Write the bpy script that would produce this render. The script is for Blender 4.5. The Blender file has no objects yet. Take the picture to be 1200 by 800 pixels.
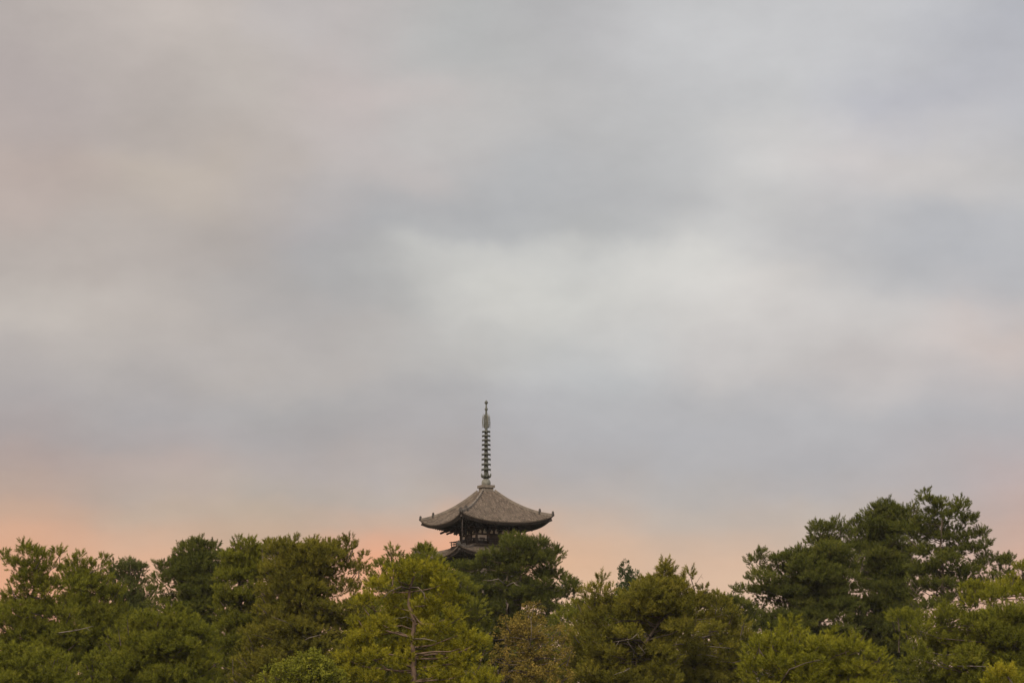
import bpy, math, random
import numpy as np
from mathutils import Vector, Matrix

R = math.radians
scene = bpy.context.scene
col = scene.collection

# ------------------------------------------------------------------ camera
HFOV = 25.0
F = 600.0 / math.tan(R(HFOV / 2))          # focal length in photo pixels (1200 wide)
TILT = math.atan2(480.0, F)                # horizon falls just below the frame
EYE = 1.6
ct, st = math.cos(TILT), math.sin(TILT)

def at(px, py, Y):
    """photo pixel -> world point at distance Y (used to measure the place)"""
    a, b = px - 600.0, 400.0 - py
    dy = F * ct - b * st
    dz = F * st + b * ct
    k = Y / dy
    return Vector((a * k, Y, EYE + dz * k))

def azel(px, py):
    p = at(px, py, 1.0)
    x, y, z = p.x, p.y, p.z - EYE
    return math.degrees(math.atan2(x, y)), math.degrees(math.atan2(z, math.hypot(x, y)))

cam_d = bpy.data.cameras.new("camera")
cam_d.sensor_width = 36.0
cam_d.lens = 18.0 / math.tan(R(HFOV / 2))
cam_d.clip_start = 0.5
cam_d.clip_end = 20000
cam = bpy.data.objects.new("camera", cam_d)
col.objects.link(cam)
cam.location = (0, 0, EYE)
cam.rotation_euler = (R(90) + TILT, 0, 0)
scene.camera = cam

scene.view_settings.view_transform = 'Standard'
scene.view_settings.look = 'None'
scene.view_settings.exposure = 0.0
scene.view_settings.gamma = 1.0
scene.cycles.max_bounces = 8
scene.cycles.diffuse_bounces = 3
scene.cycles.transmission_bounces = 4
scene.cycles.volume_bounces = 0
scene.cycles.use_adaptive_sampling = False
scene.cycles.use_denoising = True
scene.cycles.denoiser = 'OPENIMAGEDENOISE'
scene.cycles.denoising_input_passes = 'RGB_ALBEDO_NORMAL'
scene.cycles.pixel_filter_type = 'BLACKMAN_HARRIS'
scene.cycles.filter_width = 1.5

def lin(c):
    c = c / 255.0
    return c / 12.92 if c <= 0.04045 else ((c + 0.055) / 1.055) ** 2.4

def L(r, g, b):
    return (lin(r), lin(g), lin(b), 1.0)

# ------------------------------------------------------------------ materials
def new_mat(name):
    m = bpy.data.materials.new(name)
    m.use_nodes = True
    nt = m.node_tree
    for n in list(nt.nodes):
        nt.nodes.remove(n)
    return m, nt, nt.nodes, nt.links

def ramp(nodes, stops):
    n = nodes.new('ShaderNodeValToRGB')
    cr = n.color_ramp
    while len(cr.elements) > 1:
        cr.elements.remove(cr.elements[-1])
    cr.elements[0].position = stops[0][0]
    cr.elements[0].color = stops[0][1]
    for p, c in stops[1:]:
        e = cr.elements.new(p)
        e.color = c
    return n

def surf_mat(name, stops, scale, rough=0.85, bump=0.3, bscale=None, detail=5, spec=0.25, stretch=(1, 1, 1), metal=0.0, island=0.0):
    m, nt, N, K = new_mat(name)
    out = N.new('ShaderNodeOutputMaterial')
    b = N.new('ShaderNodeBsdfPrincipled')
    b.inputs['Roughness'].default_value = rough
    b.inputs['Specular IOR Level'].default_value = spec
    b.inputs['Metallic'].default_value = metal
    tc = N.new('ShaderNodeTexCoord')
    mp = N.new('ShaderNodeMapping')
    mp.inputs['Scale'].default_value = stretch
    K.new(tc.outputs['Object'], mp.inputs['Vector'])
    n1 = N.new('ShaderNodeTexNoise')
    n1.inputs['Scale'].default_value = scale
    n1.inputs['Detail'].default_value = detail
    n1.inputs['Roughness'].default_value = 0.65
    K.new(mp.outputs['Vector'], n1.inputs['Vector'])
    rp = ramp(N, stops)
    if island > 0:                         # every tile / board fired or weathered a little differently
        g = N.new('ShaderNodeNewGeometry')
        mx = N.new('ShaderNodeMix')
        mx.inputs['Factor'].default_value = island
        K.new(n1.outputs['Fac'], mx.inputs['A'])
        K.new(g.outputs['Random Per Island'], mx.inputs['B'])
        K.new(mx.outputs['Result'], rp.inputs['Fac'])
    else:
        K.new(n1.outputs['Fac'], rp.inputs['Fac'])
    K.new(rp.outputs['Color'], b.inputs['Base Color'])
    if bump > 0:
        n2 = N.new('ShaderNodeTexNoise')
        n2.inputs['Scale'].default_value = bscale or scale * 3
        n2.inputs['Detail'].default_value = 6
        K.new(mp.outputs['Vector'], n2.inputs['Vector'])
        bp = N.new('ShaderNodeBump')
        bp.inputs['Strength'].default_value = bump
        bp.inputs['Distance'].default_value = 0.05
        K.new(n2.outputs['Fac'], bp.inputs['Height'])
        K.new(bp.outputs['Normal'], b.inputs['Normal'])
    K.new(b.outputs['BSDF'], out.inputs['Surface'])
    return m

def leaf_mat(name, c0, c1, c2, trans=0.24):
    """needles: colour differs from shoot to shoot (attribute tint), light passes through a little"""
    m, nt, N, K = new_mat(name)
    out = N.new('ShaderNodeOutputMaterial')
    at_ = N.new('ShaderNodeAttribute')
    at_.attribute_name = 'tint'
    rp = ramp(N, [(0.0, c0 + (1,)), (0.5, c1 + (1,)), (1.0, c2 + (1,))])
    K.new(at_.outputs['Fac'], rp.inputs['Fac'])
    d = N.new('ShaderNodeBsdfDiffuse')
    t = N.new('ShaderNodeBsdfTranslucent')
    mx = N.new('ShaderNodeMixShader')
    mx.inputs['Fac'].default_value = trans
    K.new(rp.outputs['Color'], d.inputs['Color'])
    K.new(rp.outputs['Color'], t.inputs['Color'])
    K.new(d.outputs['BSDF'], mx.inputs[1])
    K.new(t.outputs['BSDF'], mx.inputs[2])
    K.new(mx.outputs['Shader'], out.inputs['Surface'])
    return m

M = {}
M['tile'] = surf_mat('weathered_roof_tile', [(0.2, (0.037, 0.028, 0.020, 1)), (0.5, (0.092, 0.069, 0.050, 1)), (0.8, (0.168, 0.129, 0.095, 1))], 4.5, bump=0.2, island=0.34, spec=0.2)
M['ridge'] = surf_mat('ridge_tile', [(0.25, (0.09, 0.074, 0.058, 1)), (0.75, (0.21, 0.172, 0.134, 1))], 2.0)
M['end_tile'] = surf_mat('dark_end_tile', [(0.25, (0.030, 0.026, 0.022, 1)), (0.75, (0.085, 0.072, 0.060, 1))], 3.0)
M['timber'] = surf_mat('old_dark_timber', [(0.25, (0.018, 0.014, 0.011, 1)), (0.75, (0.048, 0.035, 0.027, 1))], 2.2, stretch=(1, 1, 0.3))
M['timber_worn'] = surf_mat('sun_worn_timber', [(0.25, (0.042, 0.031, 0.023, 1)), (0.75, (0.098, 0.072, 0.053, 1))], 2.4, stretch=(1, 1, 0.3))
M['plaster'] = surf_mat('pale_plaster', [(0.3, (0.62, 0.53, 0.44, 1)), (0.7, (0.80, 0.71, 0.60, 1))], 1.5, bump=0.1)
M['bronze'] = surf_mat('weathered_bronze', [(0.3, (0.048, 0.049, 0.040, 1)), (0.7, (0.105, 0.104, 0.083, 1))], 2.5, rough=0.7, spec=0.35)
M['bronze_pale'] = surf_mat('pale_patina_bronze', [(0.3, (0.10, 0.096, 0.077, 1)), (0.7, (0.175, 0.166, 0.135, 1))], 2.0, rough=0.75)
M['stone'] = surf_mat('platform_stone', [(0.3, (0.24, 0.22, 0.19, 1)), (0.7, (0.36, 0.33, 0.29, 1))], 1.2)
M['bark'] = surf_mat('pine_bark', [(0.3, (0.040, 0.029, 0.022, 1)), (0.7, (0.115, 0.082, 0.058, 1))], 2.5, bump=0.7, stretch=(1, 1, 0.4))
M['bark_red'] = surf_mat('red_pine_bark', [(0.3, (0.07, 0.044, 0.030, 1)), (0.7, (0.175, 0.112, 0.074, 1))], 2.5, bump=0.7, stretch=(1, 1, 0.4))
M['bark_pale'] = surf_mat('bare_grey_wood', [(0.3, (0.085, 0.066, 0.050, 1)), (0.7, (0.19, 0.15, 0.115, 1))], 3.0, bump=0.5)
M['ground'] = surf_mat('park_grass', [(0.3, (0.035, 0.05, 0.018, 1)), (0.55, (0.06, 0.075, 0.03, 1)), (0.8, (0.11, 0.09, 0.055, 1))], 0.12, rough=0.95, bump=0.5, bscale=3.0)

M['mid'] = leaf_mat('needles_mid_green', (0.085, 0.089, 0.012), (0.157, 0.158, 0.018), (0.242, 0.223, 0.027))
M['olive'] = leaf_mat('needles_olive', (0.092, 0.085, 0.013), (0.167, 0.150, 0.020), (0.254, 0.211, 0.030))
M['fresh'] = leaf_mat('needles_fresh_green', (0.104, 0.105, 0.011), (0.194, 0.188, 0.016), (0.290, 0.259, 0.027))
M['yellow'] = leaf_mat('needles_yellow_green', (0.133, 0.125, 0.011), (0.248, 0.223, 0.016), (0.362, 0.305, 0.028))
M['dark'] = leaf_mat('needles_dark_green', (0.056, 0.064, 0.013), (0.104, 0.112, 0.021), (0.169, 0.165, 0.030))
M['blue'] = leaf_mat('needles_grey_green', (0.063, 0.072, 0.020), (0.107, 0.116, 0.030), (0.159, 0.162, 0.041))
M['brown'] = leaf_mat('leaves_bronze_brown', (0.121, 0.091, 0.020), (0.199, 0.145, 0.030), (0.303, 0.201, 0.044))
M['cypress'] = leaf_mat('cypress_leaves', (0.036, 0.050, 0.020), (0.062, 0.080, 0.028), (0.092, 0.108, 0.038))

# ------------------------------------------------------------------ mesh builder
class MB:
    def __init__(self):
        self.v, self.f, self.n, self.smooth = [], [], 0, []
    def add(self, verts, faces, smooth=False):
        self.v.extend(tuple(p) for p in verts)
        self.f.extend(tuple(i + self.n for i in f) for f in faces)
        self.smooth.extend([smooth] * len(faces))
        self.n += len(verts)
    def hexa(self, p):
        """8 corners: 0-3 bottom loop, 4-7 top loop"""
        self.add(p, [(3, 2, 1, 0), (4, 5, 6, 7), (0, 1, 5, 4), (1, 2, 6, 5), (2, 3, 7, 6), (3, 0, 4, 7)])
    def box(self, x0, x1, y0, y1, z0, z1):
        self.hexa([(x0, y0, z0), (x1, y0, z0), (x1, y1, z0), (x0, y1, z0), (x0, y0, z1), (x1, y0, z1), (x1, y1, z1), (x0, y1, z1)])
    def beam(self, a, b, w, h, up=(0, 0, 1)):
        a, b = Vector(a), Vector(b)
        d = (b - a).normalized()
        s = d.cross(Vector(up))
        if s.length < 1e-5:
            s = d.cross(Vector((1, 0, 0)))
        s.normalize()
        u = s.cross(d).normalized()
        s *= w / 2
        u *= h / 2
        self.hexa([a - s - u, a + s - u, b + s - u, b - s - u, a - s + u, a + s + u, b + s + u, b - s + u])
    def tube(self, pts, rad, seg=6, caps=True, smooth=True):
        pts = [Vector(p) for p in pts]
        vs, fs = [], []
        n = len(pts)
        prev = None
        for i, p in enumerate(pts):
            d = (pts[min(i + 1, n - 1)] - pts[max(i - 1, 0)]).normalized()
            if prev is None:
                a = d.cross(Vector((0.13, 1, 0.21))).normalized()
            else:
                a = (prev - d * prev.dot(d)).normalized()
            prev = a
            b = d.cross(a)
            for k in range(seg):
                t = 2 * math.pi * k / seg
                vs.append(p + (a * math.cos(t) + b * math.sin(t)) * rad[i])
        for i in range(n - 1):
            for k in range(seg):
                k2 = (k + 1) % seg
                fs.append((i * seg + k, i * seg + k2, (i + 1) * seg + k2, (i + 1) * seg + k))
        if caps:
            fs.append(tuple(range(seg))[::-1])
            fs.append(tuple((n - 1) * seg + k for k in range(seg)))
        self.add(vs, fs, smooth)
    def lathe(self, prof, seg=24, smooth=True):
        vs, fs = [], []
        for r, z in prof:
            for k in range(seg):
                t = 2 * math.pi * k / seg
                vs.append((r * math.cos(t), r * math.sin(t), z))
        for i in range(len(prof) - 1):
            for k in range(seg):
                k2 = (k + 1) % seg
                fs.append((i * seg + k, i * seg + k2, (i + 1) * seg + k2, (i + 1) * seg + k))
        fs.append(tuple(range(seg))[::-1])
        fs.append(tuple((len(prof) - 1) * seg + k for k in range(seg)))
        self.add(vs, fs, smooth)
    def build(self, name, mat, parent=None, loc=None):
        me = bpy.data.meshes.new(name)
        me.from_pydata(self.v, [], self.f)
        me.polygons.foreach_set('use_smooth', self.smooth)
        me.materials.append(mat)
        me.update()
        o = bpy.data.objects.new(name, me)
        col.objects.link(o)
        if parent is not None:
            o.parent = parent
        if loc is not None:
            o.location = loc
        return o

def dup(o, parent, rotz=0.0, loc=None):
    c = o.copy()
    col.objects.link(c)
    c.parent = parent
    c.rotation_euler = (0, 0, rotz)
    if loc is not None:
        c.location = loc
    return c

def thing(name, label, cat, loc=(0, 0, 0), rotz=0.0, group=None):
    o = bpy.data.objects.new(name, None)
    o.empty_display_size = 0.5
    col.objects.link(o)
    o.location = loc
    o.rotation_euler = (0, 0, rotz)
    o['label'] = label
    o['category'] = cat
    if group:
        o['group'] = group
    return o

# ------------------------------------------------------------------ ground
def ground_z(x, y):
    t = min(max((y - 140.0) / 150.0, 0.0), 1.0)
    t = t * t * (3 - 2 * t)
    return 4.5 * t + 0.15 * math.sin(x * 0.05) * math.sin(y * 0.04)

xs = sorted(set([-2400, -1500, -700, -350] + list(range(-240, 241, 12)) + [350, 700, 1500, 2400]))
ys = sorted(set([-2400, -800, -250, -80] + list(range(-30, 480, 12)) + [600, 900, 1800, 2600]))
mb = MB()
vs = [(x, y, ground_z(x, y) - (0.1 if abs(x) > 300 else 0)) for y in ys for x in xs]
nx = len(xs)
fs = [(j * nx + i, j * nx + i + 1, (j + 1) * nx + i + 1, (j + 1) * nx + i) for j in range(len(ys) - 1) for i in range(nx - 1)]
mb.add(vs, fs, True)
g = mb.build('ground', M['ground'])
g['kind'] = 'structure'

# ------------------------------------------------------------------ pagoda
PY = 330.0
PC = at(569.5, 640, PY)
def pz(py):
    return at(569.5, py, PY).z
GZ = ground_z(PC.x, PY)
YAW = R(25.3)
pag = thing('pagoda', 'tall old wooden pagoda with tiled upswept roofs and bronze spire rising behind the pines', 'pagoda', (PC.x, PY, GZ), YAW)
def lz(py):
    return pz(py) - GZ                     # height above the pagoda's foot

def rot4(k):
    return Matrix.Rotation(k * math.pi / 2, 4, 'Z')

def roof_fn(h, ht, z0, rise, up):
    def zf(x, d):
        """height of tile bed at lateral x and distance d from the axis (face normal -Y)"""
        t = (h - d) / (h - ht)
        s = min(abs(x) / max(d, 1e-3), 1.0)
        prof = 0.66 * t + 0.34 * t * t
        e = max(1 - t, 0.0)
        return z0 + rise * prof + up * (s ** 2.6) * e * e
    return zf

def make_roof(i, h, ht, z0, rise, up, body, detail):
    zf = roof_fn(h, ht, z0, rise, up)
    mb = MB()
    run = h - ht
    NT, NS = 14, 30
    for k in range(4):
        mt = rot4(k)
        # pan tile bed
        vs, fs = [], []
        for a in range(NT + 1):
            d = h - run * a / NT
            for b in range(NS + 1):
                x = d * (2 * b / NS - 1)
                vs.append(mt @ Vector((x, -d, zf(x, d))))
        w = NS + 1
        for a in range(NT):
            for b in range(NS):
                fs.append((a * w + b, a * w + b + 1, (a + 1) * w + b + 1, (a + 1) * w + b))
        mb.add(vs, fs, True)
        # tile edge thickness at the eave
        vs, fs = [], []
        for b in range(NS + 1):
            x = h * (2 * b / NS - 1)
            z = zf(x, h)
            vs += [mt @ Vector((x, -h, z)), mt @ Vector((x, -h, z - 0.10))]
        for b in range(NS):
            fs.append((b * 2 + 1, b * 2 + 3, b * 2 + 2, b * 2))
        mb.add(vs, fs, False)
        # round cover tiles, one short piece after the other down each row
        sp = 0.34
        n = int(h / sp)
        for r in range(-n, n + 1):
            x = r * sp
            dend = max(abs(x), ht)
            if h - dend < 0.25:
                continue
            npc = max(1, int(round((h - dend) / 0.42)))
            for q in range(npc):
                d0 = h + 0.04 - (h + 0.04 - dend) * q / npc
                d1 = h + 0.04 - (h + 0.04 - dend) * (q + 1) / npc
                vs = []
                for dd, rr, lift in ((d0, 0.118, 0.045), (d1, 0.102, 0.012)):
                    dc = min(dd, h)
                    zc = zf(x, dc) + lift
                    for a in range(5):
                        t = math.pi * a / 4
                        vs.append(mt @ Vector((x + rr * math.cos(t), -dd, zc + rr * math.sin(t) * 1.05 - 0.03)))
                fs = [(a, a + 1, a + 6, a + 5) for a in range(4)] + [(4, 3, 2, 1, 0)]
                mb.add(vs, fs, False)
    roof = mb.build('roof', M['tile'], pag)
    # ---- hip ridges with end tiles
    mb = MB()
    def dg(d, lift):
        return Vector((-d, -d, zf(d, d) + lift))
    pts = [dg(ht + (0.80 * h - ht) * j / 8, 0.14) for j in range(9)]
    for j in range(8):
        mb.beam(pts[j], pts[j + 1], 0.26, 0.26)
    pts2 = [dg(0.80 * h + 0.20 * h * j / 5, 0.13) for j in range(6)]
    for j in range(5):
        mb.beam(pts2[j], pts2[j + 1], 0.22, 0.20)
    for j in range(8):
        mb.tube([pts[j] + Vector((0, 0, 0.15)), pts[j + 1] + Vector((0, 0, 0.15))], [0.11, 0.09], 6)
    for j in range(5):
        mb.tube([pts2[j] + Vector((0, 0, 0.15)), pts2[j + 1] + Vector((0, 0, 0.15))], [0.10, 0.085], 6)
    hip = mb.build('hip_ridge', M['ridge'], roof)
    hips = [hip] + [dup(hip, roof, k * math.pi / 2) for k in (1, 2, 3)]
    # demon-face end tiles: a flared plate with horns
    def end_tile(c, s):
        m2 = MB()
        out = Vector((-1, -1, 0)).normalized()
        side = Vector((1, -1, 0)).normalized()
        prof = [(-0.30, -0.25), (-0.36, 0.05), (-0.24, 0.28), (-0.20, 0.52), (-0.08, 0.40), (0, 0.62), (0.08, 0.40), (0.20, 0.52), (0.24, 0.28), (0.36, 0.05), (0.30, -0.25)]
        n = len(prof)
        vs = [c + side * (a * s) + Vector((0, 0, b * s)) + out * 0.10 for a, b in prof] + [c + side * (a * s) + Vector((0, 0, b * s)) - out * 0.10 for a, b in prof]
        fs = [tuple(range(n)), tuple(range(2 * n - 1, n - 1, -1))] + [((a + 1) % n, a, n + a, n + (a + 1) % n) for a in range(n)]
        m2.add(vs, fs)
        m2.tube([c + out * 0.08, c + out * 0.24], [0.13 * s, 0.05 * s], 6)
        return m2
    e1 = end_tile(dg(0.805 * h, 0.26), 0.85).build('ridge_end_tile', M['end_tile'], roof)
    e2 = end_tile(dg(1.0 * h, 0.20), 0.85).build('ridge_end_tile', M['end_tile'], roof)
    for k in (1, 2, 3):
        dup(e1, roof, k * math.pi / 2)
        dup(e2, roof, k * math.pi / 2)
    # ---- underside: eave boards, two tiers of rafters, soffit, hip rafters
    def uz(x, d):
        s = min(abs(x) / h, 1.0)
        q = max((d - body) / (h - body), 0.0)
        return z0 + up * (s ** 2.6) * q * q + 0.16 * (h - d)
    mb = MB()
    for k in range(4):
        mt = rot4(k)
        NB = 24
        for b in range(NB):
            xa, xb = h * (2 * b / NB - 1), h * (2 * (b + 1) / NB - 1)
            for (o0, o1, ztop, zbot) in ((0.10, 0.32, -0.10, -0.24), (0.20, 0.48, -0.24, -0.36)):
                p = []
                for zz in (zbot, ztop):
                    for (x, d) in ((xa, h - o0), (xb, h - o0), (xb, h - o1), (xa, h - o1)):
                        xx = max(-d, min(d, x))
                        p.append(mt @ Vector((xx, -d, zf(x, h) + zz)))
                mb.hexa(p)
    mb.build('eave_board', M['timber'], roof)
    mb = MB()
    for k in range(4):
        mt = rot4(k)
        vs, fs = [], []
        for a in range(9):
            d = h - 0.25 - (h - 0.25 - body * 0.95) * a / 8
            for b in range(25):
                x = d * (2 * b / 24 - 1)
                vs.append(mt @ Vector((x, -d, uz(x * h / d, d) - 0.17)))
        for a in range(8):
            for b in range(24):
                fs.append((a * 25 + b, (a + 1) * 25 + b, (a + 1) * 25 + b + 1, a * 25 + b + 1))
        mb.add(vs, fs, True)
    mb.build('soffit', M['timber'], roof)
    mb = MB()
    mid = h - 0.42 * (h - body)
    for k in range(4):
        mt = rot4(k)
        sp = 0.34
        n = int(h / sp)
        for r in range(-n, n + 1):
            x = (r + 0.5) * sp
            if abs(x) > h - 0.4:
                continue
            d1 = max(abs(x) + 0.05, mid - 0.15)
            a = Vector((x, -(h - 0.22), uz(x, h - 0.22) - 0.42))
            if h - 0.22 - d1 > 0.15:
                b = Vector((x, -d1, uz(x, d1) - 0.30))
                mb.beam(mt @ a, mt @ b, 0.13, 0.16)
            d2 = max(abs(x) + 0.05, body)
            if mid - d2 > 0.2:
                a = Vector((x, -(mid + 0.1), uz(x, mid + 0.1) - 0.52))
                b = Vector((x, -d2, uz(x, d2) - 0.28))
                mb.beam(mt @ a, mt @ b, 0.15, 0.19)
        # purlin carried at the foot of the flying rafters
        xx = mid
        NP = 12
        for q in range(NP):
            xa, xb = xx * (2 * q / NP - 1), xx * (2 * (q + 1) / NP - 1)
            mb.beam(mt @ Vector((xa, -xx, uz(xa, xx) - 0.36)), mt @ Vector((xb, -xx, uz(xb, xx) - 0.36)), 0.2, 0.15)
    mb.build('rafter_tier', M['timber'], roof)
    mb = MB()
    pts = []
    for j in range(7):
        d = body + (h - 0.12 - body) * j / 6
        pts.append(Vector((-d, -d, uz(d, d) - 0.40)))
    for j in range(6):
        mb.beam(pts[j], pts[j + 1], 0.26, 0.34)
    hr = mb.build('hip_rafter', M['timber'], roof)
    for k in (1, 2, 3):
        dup(hr, roof, k * math.pi / 2)
    return roof, zf, uz

def make_storey(bh, zb, ze, h, uz, detail, balcony):
    """timber body: zb floor, ze lowest eave height; bh half width"""
    ztop = ze + 0.16 * (h - bh) - 0.32
    mb = MB()
    mb.box(-bh + 0.12, bh - 0.12, -bh + 0.12, bh - 0.12, zb, ztop)
    body = mb.build('storey_wall', M['timber'], pag)
    zf0, zf1 = ze - 1.26, ze - 0.60        # plaster frieze between the beams
    bays = [(-bh + (2 * bh) * j / 3, -bh + (2 * bh) * (j + 1) / 3) for j in range(3)]
    # pillars
    mb = MB()
    mb.lathe([(0.19, zb), (0.19, zf0 - 0.05), (0.15, zf0)], 12)
    first = None
    for k in range(4):
        for j in range(3):
            p = rot4(k) @ Vector((-bh + 2 * bh * j / 3, -bh, 0))
            if first is None:
                first = mb.build('pillar', M['timber_worn'], body, p)
            else:
                dup(first, body, 0, p)
    if not detail:
        return body
    # tie beams round the walls
    mb = MB()
    for k in range(4):
        mt = rot4(k)
        for (z0_, z1_, pr) in ((zb + 0.05, zb + 0.25, 0.10), (zf0 - 0.24, zf0, 0.10), (zf1, zf1 + 0.18, 0.08), (zb + 0.50, zb + 0.62, 0.06)):
            a = bh + pr - 0.12
            p = [(-a + 0.001, -a, z0_), (a - 0.30, -a, z0_), (a - 0.30, -a + 0.24, z0_), (-a + 0.001, -a + 0.24, z0_)]
            q = [(x, y, z1_) for x, y, _ in p]
            mb.hexa([mt @ Vector(v) for v in p + q])
    mb.build('tie_beam', M['timber'], body)
    # plaster: frieze panel in every bay, wall panel with a lattice window in the outer bays
    for k in range(4):
        mt = rot4(k)
        for j, (xa, xb) in enumerate(bays):
            xc = (xa + xb) / 2
            m1 = MB()
            m1.hexa([mt @ Vector(v) for v in [(xa + 0.2, -bh + 0.05, zf0), (xb - 0.2, -bh + 0.05, zf0), (xb - 0.2, -bh + 0.2, zf0), (xa + 0.2, -bh + 0.2, zf0),
                                              (xa + 0.2, -bh + 0.05, zf1), (xb - 0.2, -bh + 0.05, zf1), (xb - 0.2, -bh + 0.2, zf1), (xa + 0.2, -bh + 0.2, zf1)]])
            m1.build('plaster_panel', M['plaster'], body)
            # flared frog-leg strut that splits the panel in two
            m1 = MB()
            y0, y1 = -bh - 0.03, -bh + 0.048
            prof = [(-0.16, zf0), (-0.12, zf0 + 0.30), (-0.34, zf1), (0.34, zf1), (0.12, zf0 + 0.30), (0.16, zf0)]
            n = len(prof)
            vs = [mt @ Vector((xc + a, y0, b)) for a, b in prof] + [mt @ Vector((xc + a, y1, b)) for a, b in prof]
            m1.add(vs, [tuple(range(n)), tuple(range(2 * n - 1, n - 1, -1))] + [((a + 1) % n, a, n + a, n + (a + 1) % n) for a in range(n)])
            m1.build('strut', M['timber'], body)
            m1 = MB()
            wz0, wz1 = zb + 0.62, zf0 - 0.24
            if j != 1:
                m1.hexa([mt @ Vector(v) for v in [(xa + 0.19, -bh + 0.06, wz0), (xb - 0.19, -bh + 0.06, wz0), (xb - 0.19, -bh + 0.2, wz0), (xa + 0.19, -bh + 0.2, wz0),
                                                  (xa + 0.19, -bh + 0.06, wz1), (xb - 0.19, -bh + 0.06, wz1), (xb - 0.19, -bh + 0.2, wz1), (xa + 0.19, -bh + 0.2, wz1)]])
                m1.build('plaster_panel', M['plaster'], body)
                m1 = MB()                   # small lattice window low in the panel
                hw = 0.34
                zt = wz0 + 0.34
                for q in range(5):
                    x = xc - hw + 2 * hw * q / 4
                    m1.beam(mt @ Vector((x, -bh + 0.02, wz0)), mt @ Vector((x, -bh + 0.02, zt)), 0.06, 0.07, up=mt @ Vector((0, 1, 0)))
                m1.beam(mt @ Vector((xc - hw - 0.04, -bh + 0.02, zt + 0.04)), mt @ Vector((xc + hw + 0.04, -bh + 0.02, zt + 0.04)), 0.075, 0.075)
                m1.build('lattice_window', M['timber'], body)
            else:
                dz1 = zf0 - 0.24
                for s in (-1, 1):
                    x0_, x1_ = sorted((xc + s * 0.01, xc + s * 0.68))
                    m1.hexa([mt @ Vector(v) for v in [(x0_, -bh + 0.02, zb + 0.25), (x1_, -bh + 0.02, zb + 0.25), (x1_, -bh + 0.115, zb + 0.25), (x0_, -bh + 0.115, zb + 0.25),
                                                      (x0_, -bh + 0.02, dz1), (x1_, -bh + 0.02, dz1), (x1_, -bh + 0.115, dz1), (x0_, -bh + 0.115, dz1)]])
                m1.build('door', M['timber_worn'], body)
    # three-stepped bracket sets over each pillar
    def bracket(out, side, corner):
        m1 = MB()
        base = zf1 + 0.19
        o = Vector((0, 0, 0))
        st_ = 0.62 * (1.414 if corner else 1)
        m1.beam((0, 0, zf0 - 0.0), (0, 0, zf0 + 0.22), 0.46, 0.46, up=out)
        m1.beam(side * -0.42 + Vector((0, 0, zf0 + 0.36)), side * 0.42 + Vector((0, 0, zf0 + 0.36)), 0.2, 0.2)
        for t in (-0.34, 0, 0.34):
            m1.beam(side * t + Vector((0, 0, zf0 + 0.48)), side * t + Vector((0, 0, zf0 + 0.62)), 0.26, 0.26, up=out)
        for stp in range(3):
            z = base + 0.29 * stp - 0.28
            tip = out * (st_ * (stp + 1) + 0.12)
            m1.beam(out * -0.1 + Vector((0, 0, z)), tip + Vector((0, 0, z)), 0.2, 0.22)
            c = out * (st_ * (stp + 1))
            m1.beam(c + side * -0.5 + Vector((0, 0, z + 0.23)), c + side * 0.5 + Vector((0, 0, z + 0.23)), 0.18, 0.17)
            for t in (-0.45, 0, 0.45):
                m1.beam(c + side * t + Vector((0, 0, z + 0.10)), c + side * t + Vector((0, 0, z + 0.215)), 0.24, 0.24, up=out)
        # slanting tail beam poking out and down
        m1.beam(out * -0.1 + Vector((0, 0, base + 0.75)), out * (st_ * 3 + 0.55) + Vector((0, 0, base - 0.42)), 0.22, 0.26)
        m1.beam(out * -0.1 + Vector((0, 0, base + 0.30)), out * (st_ * 2 + 0.45) + Vector((0, 0, base - 0.55)), 0.2, 0.22)
        return m1
    b0 = c0 = None
    for k in range(4):
        for j in (1, 2):
            p = rot4(k) @ Vector((-bh + 2 * bh * j / 3, -bh, 0))
            if b0 is None:
                b0 = bracket(Vector((0, -1, 0)), Vector((1, 0, 0)), False).build('bracket_set', M['timber'], body, p)
            else:
                dup(b0, body, k * math.pi / 2, p)
        p = rot4(k) @ Vector((-bh, -bh, 0))
        if c0 is None:
            m1 = bracket(Vector((-1, -1, 0)).normalized(), Vector((1, -1, 0)).normalized(), True)
            for (o_, s_) in ((Vector((0, -1, 0)), Vector((1, 0, 0))), (Vector((-1, 0, 0)), Vector((0, 1, 0)))):
                m2 = bracket(o_, s_, False)
                m1.add([Vector(v) * 0.985 + Vector((0, 0, 0.015 * (zf1 + 0.1))) for v in m2.v], m2.f)
            c0 = m1.build('bracket_set', M['timber'], body, p)
        else:
            dup(c0, body, k * math.pi / 2, p)
    # purlin ring carried by the brackets
    mb = MB()
    for k in range(4):
        mt = rot4(k)
        for stp in (1, 2, 3):
            d = bh + 0.62 * stp
            z = zf1 + 0.19 + 0.29 * (stp - 1) + 0.06
            mb.beam(mt @ Vector((-d + 0.1, -d, z)), mt @ Vector((d + 0.25, -d, z)), 0.17, 0.17)
    mb.build('purlin', M['timber'], body)
    # balcony
    if balcony:
        q = balcony
        mb = MB()
        mb.box(-q, q, -q, q, zb - 0.14, zb)
        mb.box(-q + 0.25, q - 0.25, -q + 0.25, q - 0.25, zb - 0.34, zb - 0.143)
        mb.box(-q + 0.6, q - 0.6, -q + 0.6, q - 0.6, zb - 1.0, zb - 0.343)
        bal = mb.build('balcony', M['timber_worn'], pag)
        m1 = MB()
        r = q - 0.14
        for (z, e, w) in ((zb + 0.09, 0.02, 0.11), (zb + 0.42, 0.16, 0.09), (zb + 0.74, 0.30, 0.12)):
            m1.beam((-r - e, -r, z), (r + e, -r, z + 0.012), w, w)
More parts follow.
